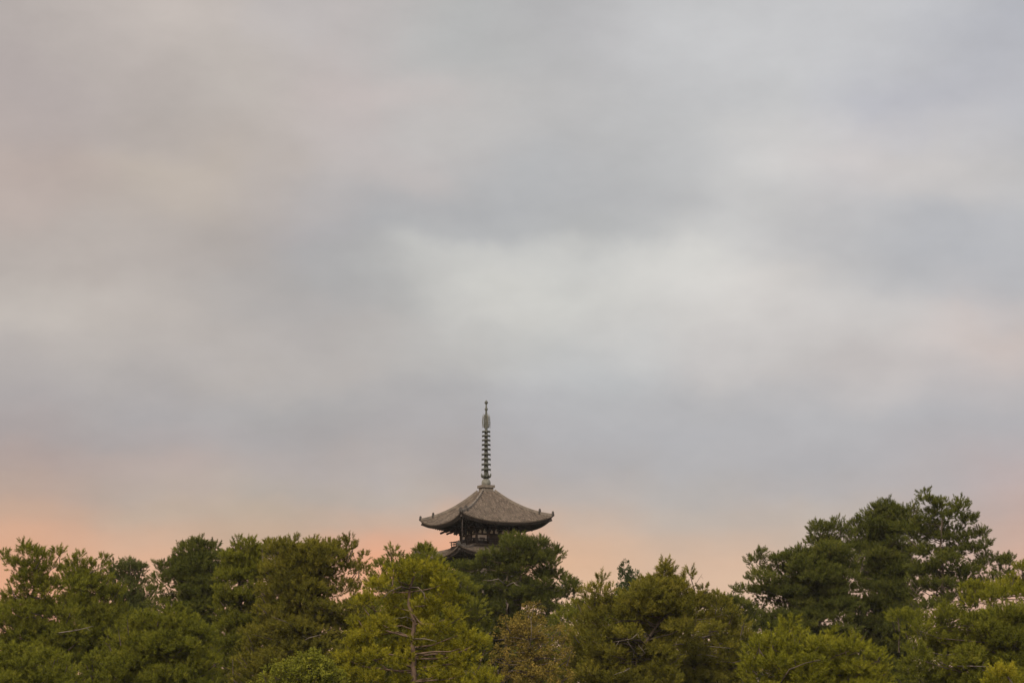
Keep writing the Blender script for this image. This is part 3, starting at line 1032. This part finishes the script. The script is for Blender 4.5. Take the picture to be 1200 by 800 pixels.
TREES = [
 dict(name='pine_tree', label='spreading green pine at the far left edge with a dark trunk showing mid-crown', mat='mid', Y=205, seed=11,
      outline=[(-60,722),(-20,706),(10,692),(14,672),(8,656),(-4,650),(-4,643),(12,649),(21,646),(27,636),(34,641),(46,640),(52,648),(60,650),(69,643),(73,650),(66,662),(74,690),(100,735),(95,770),(110,860),(-60,860)],
      trunk=[(40,655),(48,680),(54,710),(54,745),(53,800)], show=(704,742), tips=[(28,639,0.5),(68,646,0.5),(3,649,0.6),(12,655,0.7),(20,661,0.9),(62,666,1.2),(30,668,1.2),(85,682,1.3),(45,688,1.4),(25,690,1.2)],
      limbs=[([(54,742,-1.6),(70,741,-3.4),(90,738,-3.8),(110,733,-3.8)],0.10,'bark_pale')]),
 dict(name='pine_tree', label='green pine with finger-like tops just right of the far-left pine', mat='mid', Y=216, seed=12,
      outline=[(76,860),(72,740),(68,690),(70,664),(82,655),(93,649),(97,660),(104,656),(110,662),(116,655),(123,652),(122,664),(128,671),(150,700),(166,740),(160,860)],
      tips=[(93,651,0.5),(121,654,0.45),(105,657,0.45),(112,676,1.2),(128,692,1.3),(95,672,1.2),(84,664,0.9)]),
 dict(name='pine_tree', label='small grey-green pine farther back in the left skyline, under the pink sky', mat='blue', Y=262, seed=13,
      outline=[(112,850),(118,668),(133,657),(138,664),(150,655),(156,661),(165,659),(173,672),(182,692),(200,850)], leaders=1.0, tips=[(150,658,0.9),(133,661,0.8),(166,664,0.9),(140,675,1.3),(160,680,1.3),(176,692,1.3)]),
 dict(name='pine_tree', label='dark-topped pine standing tallest left of the broad wide-topped pines', mat='dark', Y=240, seed=14,
      outline=[(180,850),(178,710),(177,672),(183,657),(196,657),(207,650),(212,639),(220,636),(232,631),(238,636),(250,634),(258,640),(267,650),(276,690),(290,850)],
      tips=[(232,633,0.8),(218,639,0.9),(251,637,0.8),(188,660,0.9),(198,664,1.2),(262,650,1.0),(268,668,1.3),(240,650,1.4)]),
 dict(name='pine_tree', label='lower bright green pine filling the left foreground below the dark-topped pine', mat='mid', Y=188, seed=15,
      outline=[(100,860),(96,780),(112,762),(124,742),(140,735),(150,721),(166,724),(178,706),(192,712),(206,699),(220,713),(236,728),(250,746),(264,750),(256,790),(252,860)]),
 dict(name='pine_tree', label='low shadowy pine along the bottom left corner with pale tufts on top', mat='mid', Y=178, seed=16,
      outline=[(-45,860),(-40,778),(0,764),(20,754),(50,756),(75,768),(92,788),(100,860)]),
 dict(name='pine_tree', label='broad green pine whose left top carries a forked tuft', mat='mid', Y=230, seed=17,
      outline=[(250,810),(243,740),(254,700),(258,662),(270,645),(279,631),(287,636),(293,633),(300,640),(310,641),(318,636),(330,640),(346,662),(342,720),(332,810)],
      tips=[(279,633,0.6),(293,635,0.6),(316,638,0.5),(270,650,1.0),(285,652,1.2),(305,646,1.1),(325,648,1.2),(266,672,1.2)], leaders=1.4),
 dict(name='pine_tree', label='widest rounded olive pine with fan-like branches left of the yellow-green pine', mat='olive', Y=214, seed=18,
      outline=[(280,860),(270,780),(298,720),(308,660),(316,639),(331,633),(336,636),(343,629),(350,639),(357,640),(367,633),(380,634),(391,640),(400,634),(409,632),(416,640),(424,645),(429,650),(419,656),(424,664),(438,660),(430,674),(414,690),(428,720),(418,760),(424,790),(430,860)],
      trunk=[(352,660),(350,690),(352,720),(351,760),(350,800)], tips=[(344,632,0.5),(409,634,0.6),(317,638,0.4),(369,635,0.5),(426,649,0.6),(330,638,0.8),(385,639,1.0),(398,637,0.8),(355,645,1.1),(418,662,1.0),(410,685,1.3),(428,668,0.9)],
      limbs=[([(351,752,-3.0),(362,747,-4.8),(376,743,-5.2)],0.09,'bark_pale'),([(350,738,-3),(335,728,-4.6),(318,722,-5)],0.08,'bark')], leaders=1.4),
 dict(name='small_tree', label='low rounded leafy green tree at the bottom, left of the yellow-green pine', mat='mid', Y=172, seed=19, kind='leaf', pad=1.0, flat=0.8, size=0.48, tier=1.0, cat='tree', group='leafy trees among the pines',
      outline=[(285,860),(292,800),(312,782),(322,774),(345,766),(365,756),(380,764),(398,782),(410,802),(414,860)]),
 dict(name='pine_tree', label='shaded pine with two pointed tufts just left of the pagoda, behind the yellow-green pine', mat='mid', Y=262, seed=20,
      outline=[(416,850),(426,690),(436,672),(450,648),(460,641),(466,644),(470,655),(480,655),(488,643),(497,639),(506,645),(520,659),(532,668),(547,680),(572,700),(585,850)],
      tips=[(460,643,0.7),(497,641,0.7),(448,662,1.1),(440,680,1.3),(470,662,1.2),(486,656,1.1),(512,660,1.2),(530,676,1.3),(455,690,1.4)]),
 dict(name='pine_tree', label='bright yellow-green pine with a bare crooked reddish trunk below the pagoda', mat='yellow', Y=180, seed=21,
      outline=[(396,860),(402,800),(395,770),(400,750),(410,735),(418,715),(424,695),(438,679),(455,667),(470,660),(490,655),(510,658),(522,665),(530,680),(545,690),(540,712),(546,735),(565,740),(572,755),(562,770),(576,788),(588,800),(590,860)],
      trunk=[(487,670),(480,690),(479,708),(486,728),(483,750),(485,772),(485,800)], bark='bark_red', trunk_r=0.34, tier=1.35, pad=1.3, fill=0.15, back=0.8, flat=0.36,
      front=[(290,345,55),(370,345,55),(220,378,52),(150,412,48),(345,385,40),(405,400,48),(105,470,50),(195,475,38),(62,560,42),(170,560,52),(110,612,56),(55,640,48),(205,525,38),
             (380,580,50),(470,600,55),(540,635,40),(415,655,42),(515,655,48),(430,712,56),(140,682,56),(205,722,50),(60,722,50),(370,765,50),(480,762,56),(580,775,48),(120,775,58),(235,790,45),(330,480,38),(390,500,45),(440,460,40),(450,530,40),(285,645,42),(262,690,36),(318,545,24),(30,700,40),(20,760,45)], 
      limbs=[([(481,690,-0.2),(470,687,-1.5),(458,692,-2.2),(448,700,-2.6)],0.10,'bark'),([(480,688,-0.2),(490,688,-1.5),(497,695,-2.2),(498,705,-2.4)],0.10,'bark'),
             ([(486,748,-0.3),(498,748,-2.4),(512,751,-3.2)],0.085,'bark_pale'),([(484,727,-0.3),(476,722,-1.8),(470,724,-2.2)],0.06,'bark_pale'),([(483,715,-0.3),(491,728,-1.8),(497,731,-2.4)],0.07,'bark_red')]),
 dict(name='pine_tree', label='dark green layered pine hiding the lower right of the pagoda', mat='dark', Y=268, seed=22, pad=1.9, tier=1.95, size=0.70, flat=0.28, fill=0.5, back=1.0,
      front=[(700,240,85),(775,248,55),(620,292,66),(705,290,58),(800,290,56),(848,280,32),(560,332,48),(738,330,50),(800,362,45),(862,372,44),(798,402,56),(905,408,46),(722,392,50),(540,420,58),(620,425,48),
             (700,440,56),(850,452,64),(915,432,36),(780,480,58),(560,490,58),(640,500,60),(862,505,56),(720,545,60),(600,560,60),(820,560,60),(765,295,60),(680,345,50),(830,325,46),(770,430,56),(515,340,46),(480,385,50),(525,395,50),(470,335,38),(500,450,54),(560,380,46)],
      outline=[(540,850),(538,740),(538,700),(546,675),(556,655),(566,645),(580,640),(590,632),(600,628),(610,631),(622,636),(634,631),(638,634),(630,644),(640,642),(650,640),(654,643),(645,655),(641,662),(652,668),(659,677),(656,683),(673,680),(669,690),(675,702),(670,712),(660,722),(650,740),(655,850)],
      trunk=[(596,640),(598,660),(592,690),(594,720),(592,760)], dens=1.0,
      tips=[(600,630,0.8),(635,633,0.6),(650,643,0.6),(670,683,0.7),(655,672,0.5)],
      limbs=[([(594,682,-4.5),(584,678,-6.4),(574,680,-6.8)],0.13,'bark_pale'),([(594,684,-4.5),(602,682,-6.4),(606,686,-6.8)],0.12,'bark_pale'),([(597,702,-5),(595,708,-5.4),(594,716,-5.6)],0.22,'bark')]),
 dict(name='broadleaf_tree', label='bronze-brown leafy tree in front of the dark pine right of centre', mat='brown', Y=190, seed=23, kind='leaf', pad=0.9, flat=0.8, size=0.46, tier=1.1, dens=0.7, cat='tree', group='leafy trees among the pines',
      outline=[(568,860),(574,790),(578,750),(582,730),(590,721),(605,722),(612,714),(618,702),(630,702),(634,712),(641,722),(655,728),(666,740),(672,762),(668,860)],
      trunk_r=0.2, limbs=[([(622,765,-2.5),(623,740,-2.6),(622,722,-2.4)],0.07,'bark_pale')]),
 dict(name='pine_tree', label='olive pine with scraggly pointed tops and a leaning trunk with bare dead limbs', mat='olive', Y=196, seed=24,
      outline=[(668,850),(656,790),(660,742),(671,728),(672,712),(686,692),(691,698),(704,675),(709,680),(719,682),(724,690),(740,690),(752,685),(757,677),(765,682),(770,672),(780,658),(785,665),(790,672),(797,671),(801,680),(809,668),(815,672),(811,690),(806,702),(826,722),(800,760),(792,850)],
      trunk=[(780,672),(777,700),(774,716),(773,728),(762,744),(750,764),(742,784),(736,806)], trunk_r=0.26, show=(720,790),
      tips=[(705,678,0.4),(781,661,0.3),(781,668,0.45),(808,671,0.5),(758,680,0.4),(688,695,0.4)],
      limbs=[([(762,744,-2.0),(752,738,-3.6),(740,748,-4),(718,752,-4.2)],0.08,'bark_pale'),([(748,768,-2.4),(740,758,-3.8),(735,751,-4.2)],0.09,'bark_pale'),([(746,772,-2.4),(756,765,-3.6),(748,755,-4.0)],0.07,'bark_pale'),
             ([(742,778,-2.2),(732,786,-3.6),(722,789,-4)],0.08,'bark_pale'),([(806,698,-0.2),(814,686,-0.4),(823,672,-0.4)],0.05,'bark_red')]),
 dict(name='pine_tree', label='olive pine with a dark upright trunk and a ladder of level dead branches', mat='olive', Y=206, seed=25,
      outline=[(780,850),(783,770),(788,730),(798,706),(808,694),(818,698),(823,686),(829,698),(836,703),(845,697),(851,703),(862,712),(882,735),(892,770),(876,850)],
      trunk=[(820,692),(817,712),(814,735),(811,758),(809,800)], trunk_r=0.26, show=(705,785), tips=[(823,690,0.35),(843,699,0.4)],
      limbs=[([(811,757,-0.4),(798,754,-3.0),(777,757,-4)],0.10,'bark'),([(810,765,-0.4),(796,767,-3.2),(779,763,-4)],0.11,'bark'),([(810,772,-0.4),(796,771,-3.2),(778,773,-4)],0.12,'bark'),
             ([(814,745,-0.4),(824,746,-2.8),(836,743,-3.6)],0.09,'bark_pale'),([(812,769,-0.4),(822,766,-2.8),(836,768,-3.6)],0.10,'bark_pale'),([(813,759,-0.4),(832,757,-3),(856,759,-3.8)],0.09,'bark_pale')]),
 dict(name='pine_tree', label='green pine showing between the layered dark pine and the scraggly olive pines', mat='mid', Y=248, seed=36,
      outline=[(590,860),(622,765),(640,732),(656,714),(670,704),(690,700),(720,700),(760,698),(800,708),(840,720),(850,850)], tips=[(672,709,1.0),(690,705,1.1),(660,722,1.2),(800,712,1.2),(830,722,1.2)]),
 dict(name='pine_tree', label='green pine half hidden between the widest olive pine and the yellow-green pine', mat='mid', Y=236, seed=37,
      outline=[(372,860),(378,750),(392,722),(412,702),(430,696),(448,706),(462,730),(470,860)]),
 dict(name='cypress_tree', label='narrow dark cypress tip poking above the olive pines right of the pagoda', mat='cypress', Y=275, seed=26, kind='cypress', pad=0.7, flat=1.0, size=0.7, tier=0.8, cat='cypress', group=None,
      outline=[(720,745),(718,705),(726,688),(729,668),(733,660),(737,665),(739,676),(745,669),(749,680),(749,705),(750,745)], up=1.6, leaders=1.0),
 dict(name='pine_tree', label='small dark rounded pine in the gap left of the tall right-hand pines', mat='dark', Y=256, seed=27,
      outline=[(830,850),(836,706),(845,700),(853,696),(863,699),(875,705),(887,713),(900,850)], tips=[(860,704,0.9),(846,708,0.9),(876,712,0.9)]),
 dict(name='pine_tree', label='dark pine forming the lower left shoulder of the tall right-hand group', mat='dark', Y=262, seed=28, pad=1.9, tier=1.6, size=0.68, fill=0.8,
      outline=[(872,850),(864,712),(857,690),(868,686),(877,672),(876,655),(884,655),(891,643),(900,648),(910,652),(925,648),(935,641),(945,645),(950,640),(947,624),(958,611),(968,616),(980,607),(987,612),(1001,622),(1012,642),(1012,720),(1010,850)],
      trunk=[(968,625),(962,660),(955,690),(950,720),(948,760)], tips=[(892,646,0.5),(980,610,0.5),(882,657,0.5),(957,614,0.6),(864,690,0.6),(936,643,0.4)]),
 dict(name='pine_tree', label='dense dark pine in the middle of the tall right-hand group', mat='dark', Y=272, seed=29, pad=1.9, tier=1.6, size=0.68, fill=0.8,
      outline=[(990,850),(985,705),(984,640),(990,618),(997,611),(1008,605),(1020,598),(1026,593),(1040,585),(1046,588),(1056,592),(1066,589),(1080,600),(1086,640),(1082,700),(1090,850)],
      tips=[(1040,588,0.5),(1024,596,0.4),(999,613,0.5)]),
 dict(name='pine_tree', label='tallest dark pine of the right-hand group with tiered open branches', mat='dark', Y=256, seed=30, pad=1.45, tier=1.55, size=0.66, fill=0.25, back=0.8, crop=(1020, 570, 3.478), flat=0.3,
      front=[(222,60,45),(292,72,40),(362,82,40),(330,118,58),(402,135,40),(255,112,40),(440,190,40),(395,205,40),(460,240,42),(402,255,50),(300,205,38),(335,270,40),(520,302,50),(562,293,26),(470,312,40),(540,350,45),(480,372,50),(420,332,50),
             (300,292,58),(342,345,56),(262,310,36),(305,395,48),(238,385,38),(385,392,50),(560,385,40),(200,140,40),(200,260,40),(180,330,40),(330,450,50),(420,440,55),(500,440,50),(240,480,50)],
      outline=[(1075,850),(1064,680),(1063,610),(1069,590),(1077,576),(1085,573),(1094,580),(1103,579),(1110,588),(1120,582),(1132,583),(1135,592),(1131,600),(1146,605),(1143,613),(1136,620),(1150,617),(1156,622),(1163,640),(1159,648),(1166,650),(1183,650),(1183,660),(1176,663),(1187,670),(1190,690),(1175,706),(1165,740),(1170,850)],
      trunk=[(1103,585),(1104,612),(1102,640),(1105,670),(1104,720)], tips=[(1085,576,0.6),(1128,586,0.6),(1142,608,0.5),(1178,655,0.7),(1152,622,0.5)]),
 dict(name='pine_tree', label='bright yellow-green foreground pine below the shoulder of the right-hand group', mat='fresh', Y=182, seed=31,
      outline=[(878,860),(864,800),(874,762),(884,744),(896,747),(905,730),(915,739),(925,725),(935,742),(947,738),(959,753),(975,740),(986,755),(1000,743),(1012,763),(1030,757),(1044,782),(1046,860)],
      tips=[(925,729,0.6),(975,744,0.5),(999,747,0.5)], limbs=[([(915,800,-3),(925,784,-4),(945,776,-4.4),(962,773,-4.4)],0.09,'bark')]),
 dict(name='pine_tree', label='mid-green foreground pine at lower right with a pale yellow shelf of needles', mat='mid', Y=192, seed=32,
      outline=[(1040,860),(1046,790),(1055,762),(1050,745),(1060,736),(1043,726),(1043,718),(1060,715),(1080,716),(1092,722),(1102,712),(1118,708),(1124,718),(1150,720),(1166,712),(1184,706),(1230,700),(1240,860)],
      tips=[(1055,720,0.8),(1072,720,0.7),(1110,713,0.7)], limbs=[([(1122,780,-3.5),(1140,780,-4.6),(1165,781,-5)],0.08,'bark_pale')]),
 dict(name='pine_tree', label='pine at the right edge reaching a level bright branch in front of the tall group', mat='fresh', Y=212, seed=33,
      outline=[(1140,708),(1124,702),(1124,690),(1135,682),(1160,684),(1178,680),(1190,672),(1194,662),(1212,652),(1260,640),(1270,720),(1225,700),(1195,702),(1170,705)],
      trunk=[(1240,650),(1242,690),(1240,740),(1238,800)], tips=[(1133,687,0.7),(1148,688,0.7),(1165,690,0.7),(1196,664,0.4)]),
 dict(name='pine_tree', label='small bright yellow-green pine top at the bottom right corner', mat='yellow', Y=160, seed=34,
      outline=[(1146,860),(1152,802),(1160,790),(1168,785),(1180,782),(1190,790),(1202,800),(1216,860)], tips=[(1180,785,0.45),(1166,788,0.4)]),
]
tot = 0
for t in TREES:
    _, nsh, npd = tree(**t)
    tot += nsh
print('shoots', tot)

# ------------------------------------------------------------------ sky and light
world = bpy.data.worlds.new("World")
scene.world = world
world.use_nodes = True
nt = world.node_tree
N, K = nt.nodes, nt.links
for n in list(N):
    N.remove(n)
SUN_EL, SUN_AZ = 38.0, 200.0                 # azimuth clockwise from +Y: high behind the camera, a little left
wout = N.new('ShaderNodeOutputWorld')
skyt = N.new('ShaderNodeTexSky')
skyt.sky_type = 'NISHITA'
skyt.sun_disc = False
skyt.sun_elevation = R(SUN_EL)
skyt.sun_rotation = R(SUN_AZ)
bg_sky = N.new('ShaderNodeBackground')
bg_sky.inputs['Strength'].default_value = 0.06
K.new(skyt.outputs['Color'], bg_sky.inputs['Color'])

def math_(op, a, b=None, c=None, clamp=False):
    n = N.new('ShaderNodeMath')
    n.operation = op
    n.use_clamp = clamp
    for i, v in enumerate((a, b, c)):
        if v is None:
            continue
        if isinstance(v, (int, float)):
            n.inputs[i].default_value = v
        else:
            K.new(v, n.inputs[i])
    return n.outputs[0]

def mixc(f, a, b, mode='MIX'):
    n = N.new('ShaderNodeMix')
    n.data_type = 'RGBA'
    n.blend_type = mode
    for s, v in ((n.inputs[0], f), (n.inputs[6], a), (n.inputs[7], b)):
        if isinstance(v, (int, float, tuple)):
            s.default_value = v
        else:
            K.new(v, s)
    return n.outputs[2]

tc = N.new('ShaderNodeTexCoord')
sep = N.new('ShaderNodeSeparateXYZ')
K.new(tc.outputs['Generated'], sep.inputs[0])
dx, dy, dz = sep.outputs
az = math_('MULTIPLY', math_('ARCTAN2', dx, dy), 180 / math.pi)
el = math_('MULTIPLY', math_('ARCSINE', dz), 180 / math.pi)

def noise(scale, vec_scale, detail, rough=0.55, off=(0, 0, 0)):
    mp = N.new('ShaderNodeMapping')
    mp.inputs['Scale'].default_value = vec_scale
    mp.inputs['Location'].default_value = off
    K.new(tc.outputs['Generated'], mp.inputs['Vector'])
    n = N.new('ShaderNodeTexNoise')
    n.inputs['Scale'].default_value = scale
    n.inputs['Detail'].default_value = detail
    n.inputs['Roughness'].default_value = rough
    K.new(mp.outputs[0], n.inputs['Vector'])
    return n

w1 = noise(13.0, (1, 1, 1.25), 5, 0.52)
wv = N.new('ShaderNodeVectorMath')
wv.operation = 'MULTIPLY_ADD'                # cloud edges billow: the lookup wanders
K.new(w1.outputs['Color'], wv.inputs[0])
wv.inputs[1].default_value = (4.6, 2.9, 0)
comb = N.new('ShaderNodeCombineXYZ')
K.new(az, comb.inputs[0])
K.new(el, comb.inputs[1])
off = N.new('ShaderNodeVectorMath')
off.operation = 'SUBTRACT'
K.new(comb.outputs[0], off.inputs[0])
off.inputs[1].default_value = (2.3, 1.45, 0)
K.new(off.outputs[0], wv.inputs[2])
# near the horizon the glow lies flatter: wander less
low = N.new('ShaderNodeMapRange')
K.new(el, low.inputs['Value'])
low.inputs['From Min'].default_value = 4.0
low.inputs['From Max'].default_value = 8.0
low.inputs['To Min'].default_value = 0.25
low.inputs['To Max'].default_value = 1.0
lm = N.new('ShaderNodeMix')
lm.data_type = 'VECTOR'
K.new(low.outputs[0], lm.inputs[0])
K.new(comb.outputs[0], lm.inputs[4])
K.new(wv.outputs[0], lm.inputs[5])
look = lm.outputs[1]

# colour of the cloud deck at points of the sky (by azimuth and height), blended softly between them
deck = [
    (-60, 60, (181, 172, 168)), (90, 40, (187, 178, 173)), (230, 20, (193, 184, 178)), (40, 130, (178, 168, 165)), (160, 130, (180, 171, 166)), (300, 110, (188, 180, 174)), (430, 120, (195, 185, 182)), (400, 30, (189, 183, 181)),
    (20, 215, (185, 171, 164)), (190, 220, (187, 176, 166)), (330, 215, (185, 176, 170)), (460, 200, (187, 181, 179)), (550, 50, (181, 181, 180)), (560, 140, (190, 187, 185)), (660, 40, (184, 183, 184)), (660, 130, (186, 185, 185)),
    (790, 50, (193, 193, 194)), (900, 60, (198, 198, 199)), (1020, 50, (196, 196, 198)), (1180, 30, (181, 182, 188)), (790, 130, (189, 189, 190)), (920, 125, (192, 192, 193)), (1070, 120, (187, 187, 193)), (1220, 130, (187, 187, 192)),
    (760, 185, (193, 193, 193)), (890, 185, (203, 201, 199)), (1000, 210, (205, 200, 199)), (1110, 215, (197, 193, 191)), (1220, 220, (191, 190, 191)), (640, 210, (181, 181, 182)), (740, 240, (183, 183, 184)), (600, 260, (173, 174, 176)),
    (480, 270, (171, 171, 173)), (360, 275, (175, 170, 170)), (220, 280, (179, 171, 166)), (60, 290, (181, 172, 166)), (700, 275, (175, 176, 177)), (860, 270, (195, 194, 193)), (980, 275, (191, 190, 191)), (1120, 290, (180, 181, 185)), (1230, 330, (184, 184, 187)),
    (60, 360, (194, 186, 179)), (160, 370, (190, 182, 176)), (280, 335, (178, 173, 170)), (390, 320, (171, 170, 170)), (450, 345, (176, 175, 174)), (360, 385, (179, 174, 172)), (540, 320, (205, 204, 199)), (580, 360, (206, 204, 199)),
    (680, 320, (211, 210, 205)), (790, 315, (214, 212, 207)), (760, 370, (203, 201, 198)), (900, 350, (210, 206, 202)), (1010, 370, (204, 200, 197)), (1050, 325, (186, 186, 188)), (1130, 390, (203, 194, 190)), (1220, 400, (200, 188, 183)),
    (640, 410, (194, 194, 193)), (730, 430, (187, 188, 189)), (880, 420, (197, 193, 191)), (1010, 440, (194, 188, 186)), (1150, 460, (186, 181, 181)), (520, 420, (188, 186, 183)), (400, 430, (184, 178, 174)), (290, 425, (185, 178, 173)), (130, 430, (180, 174, 171)), (10, 430, (180, 173, 170)),
    (40, 485, (171, 165, 165)), (200, 480, (169, 165, 166)), (350, 480, (168, 166, 167)), (500, 480, (172, 170, 171)), (650, 480, (179, 178, 180)), (800, 480, (181, 180, 182)), (950, 500, (179, 178, 180)), (1100, 510, (178, 177, 180)), (1230, 510, (178, 176, 179)),
    (40, 540, (178, 162, 158)), (200, 545, (180, 165, 160)), (350, 540, (175, 166, 164)), (500, 540, (174, 168, 168)), (650, 540, (175, 172, 174)), (800, 535, (176, 175, 178)), (950, 550, (177, 175, 178)), (1100, 560, (178, 173, 175)), (1230, 570, (184, 170, 169)),
    (30, 590, (194, 169, 150)), (180, 590, (186, 171, 155)), (330, 590, (182, 171, 157)), (470, 592, (188, 174, 158)), (650, 588, (190, 176, 164)), (800, 585, (186, 177, 169)), (950, 600, (190, 177, 166)), (1100, 610, (188, 173, 164)), (1230, 620, (198, 168, 154)),
    (30, 632, (225, 169, 135)), (170, 640, (216, 171, 141)), (320, 628, (205, 171, 144)), (450, 636, (241, 168, 129)), (560, 630, (235, 171, 133)), (670, 628, (221, 179, 146)), (790, 640, (213, 181, 156)), (900, 650, (215, 181, 155)), (1050, 660, (213, 175, 151)), (1210, 665, (215, 171, 147)),
    (30, 700, (229, 169, 133)), (250, 700, (221, 172, 139)), (450, 700, (231, 175, 139)), (700, 700, (225, 185, 153)), (900, 710, (221, 185, 156)), (1150, 720, (215, 173, 149)), (300, 780, (219, 177, 143)), (700, 780, (223, 185, 153)), (1100, 780, (215, 177, 151)),
]
def deck_colour(px, py):
    """the deck's colour between those points"""
    num, den = np.zeros(3), 1e-9
    for (qx, qy, c) in deck:
        w = math.exp(-((px - qx) / 70.0) ** 2 - ((py - qy) / 36.0) ** 2) + 1e-7 * math.exp(-((px - qx) / 260.0) ** 2 - ((py - qy) / 150.0) ** 2)
        num += w * np.array(L(*c)[:3])
        den += w
    return tuple(num / den)
AZ0 = 14.5
sepl = N.new('ShaderNodeSeparateXYZ')
K.new(look, sepl.inputs[0])
azf = math_('MULTIPLY_ADD', sepl.outputs[0], 1 / (2 * AZ0), 0.5, clamp=True)
colr = None
prev_e = None
for py in (820, 735, 690, 655, 630, 605, 575, 540, 505, 470, 435, 400, 365, 335, 305, 275, 240, 205, 165, 120, 75, 25):
    stops = []
    for k in range(25):
        px = -120 + 60 * k
        a0, e0 = azel(px, py)
        stops.append(((a0 + AZ0) / (2 * AZ0), deck_colour(px, py - 10 if py > 560 else py) + (1,)))
    rp = ramp(N, stops)
    rp.color_ramp.interpolation = 'CARDINAL'
    K.new(azf, rp.inputs['Fac'])
    e0 = azel(600, py)[1]
    if colr is None:
        colr = rp.outputs['Color']
    else:
        mr = N.new('ShaderNodeMapRange')
        mr.interpolation_type = 'SMOOTHSTEP'
        K.new(sepl.outputs[1], mr.inputs['Value'])
        mr.inputs['From Min'].default_value = prev_e - 0.12 * (e0 - prev_e)
        mr.inputs['From Max'].default_value = e0 + 0.12 * (e0 - prev_e)
        colr = mixc(mr.outputs[0], colr, rp.outputs['Color'])
    prev_e = e0
# fine wisps
w2 = noise(15.0, (1, 1, 1.9), 8, 0.6, (3, 1, 2))
fac = math_('MULTIPLY_ADD', math_('SUBTRACT', w2.outputs['Fac'], 0.5), 0.32, 1.0)
# an overcast deck is brighter overhead, and brighter toward the lit side behind the viewer
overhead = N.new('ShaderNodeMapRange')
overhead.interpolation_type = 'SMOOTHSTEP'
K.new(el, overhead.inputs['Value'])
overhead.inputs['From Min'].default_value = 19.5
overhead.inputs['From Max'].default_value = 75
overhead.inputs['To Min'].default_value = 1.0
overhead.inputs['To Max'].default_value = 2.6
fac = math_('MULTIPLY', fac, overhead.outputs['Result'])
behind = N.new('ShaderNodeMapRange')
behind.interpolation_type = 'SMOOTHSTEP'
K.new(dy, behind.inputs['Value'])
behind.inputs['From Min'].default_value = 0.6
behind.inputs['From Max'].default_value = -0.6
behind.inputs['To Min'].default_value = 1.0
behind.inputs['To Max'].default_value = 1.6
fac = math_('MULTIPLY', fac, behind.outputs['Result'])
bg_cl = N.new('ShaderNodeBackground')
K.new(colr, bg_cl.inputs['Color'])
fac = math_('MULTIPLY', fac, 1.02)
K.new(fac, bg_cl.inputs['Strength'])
mx = N.new('ShaderNodeMixShader')
mx.inputs['Fac'].default_value = 0.97          # the cloud deck covers nearly all of the blue
K.new(bg_sky.outputs[0], mx.inputs[1])
K.new(bg_cl.outputs[0], mx.inputs[2])
K.new(mx.outputs[0], wout.inputs['Surface'])

sun_d = bpy.data.lights.new('sun', 'SUN')
sun_d.energy = 3.3
sun_d.angle = R(12)
sun_d.color = (1.0, 0.90, 0.76)
sun = bpy.data.objects.new('sun', sun_d)
col.objects.link(sun)
dirv = Vector((math.sin(R(SUN_AZ)) * math.cos(R(SUN_EL)), math.cos(R(SUN_AZ)) * math.cos(R(SUN_EL)), math.sin(R(SUN_EL))))
sun.rotation_euler = dirv.to_track_quat('Z', 'Y').to_euler()
sun.location = dirv * 300

# ------------------------------------------------------------------ evening air
mb = MB()
mb.box(-2450, 2450, -2450, 2650, -6, 62)
m, nt_, N_, K_ = new_mat('haze_air')
o_ = N_.new('ShaderNodeOutputMaterial')
pv = N_.new('ShaderNodeVolumePrincipled')
pv.inputs['Color'].default_value = (0.92, 0.90, 0.87, 1)
pv.inputs['Density'].default_value = 0.00004
pv.inputs['Anisotropy'].default_value = 0.0
K_.new(pv.outputs['Volume'], o_.inputs['Volume'])
hz = mb.build('haze', m)
hz['kind'] = 'stuff'
hz['label'] = 'thin warm evening haze in the air'
hz['category'] = 'haze'
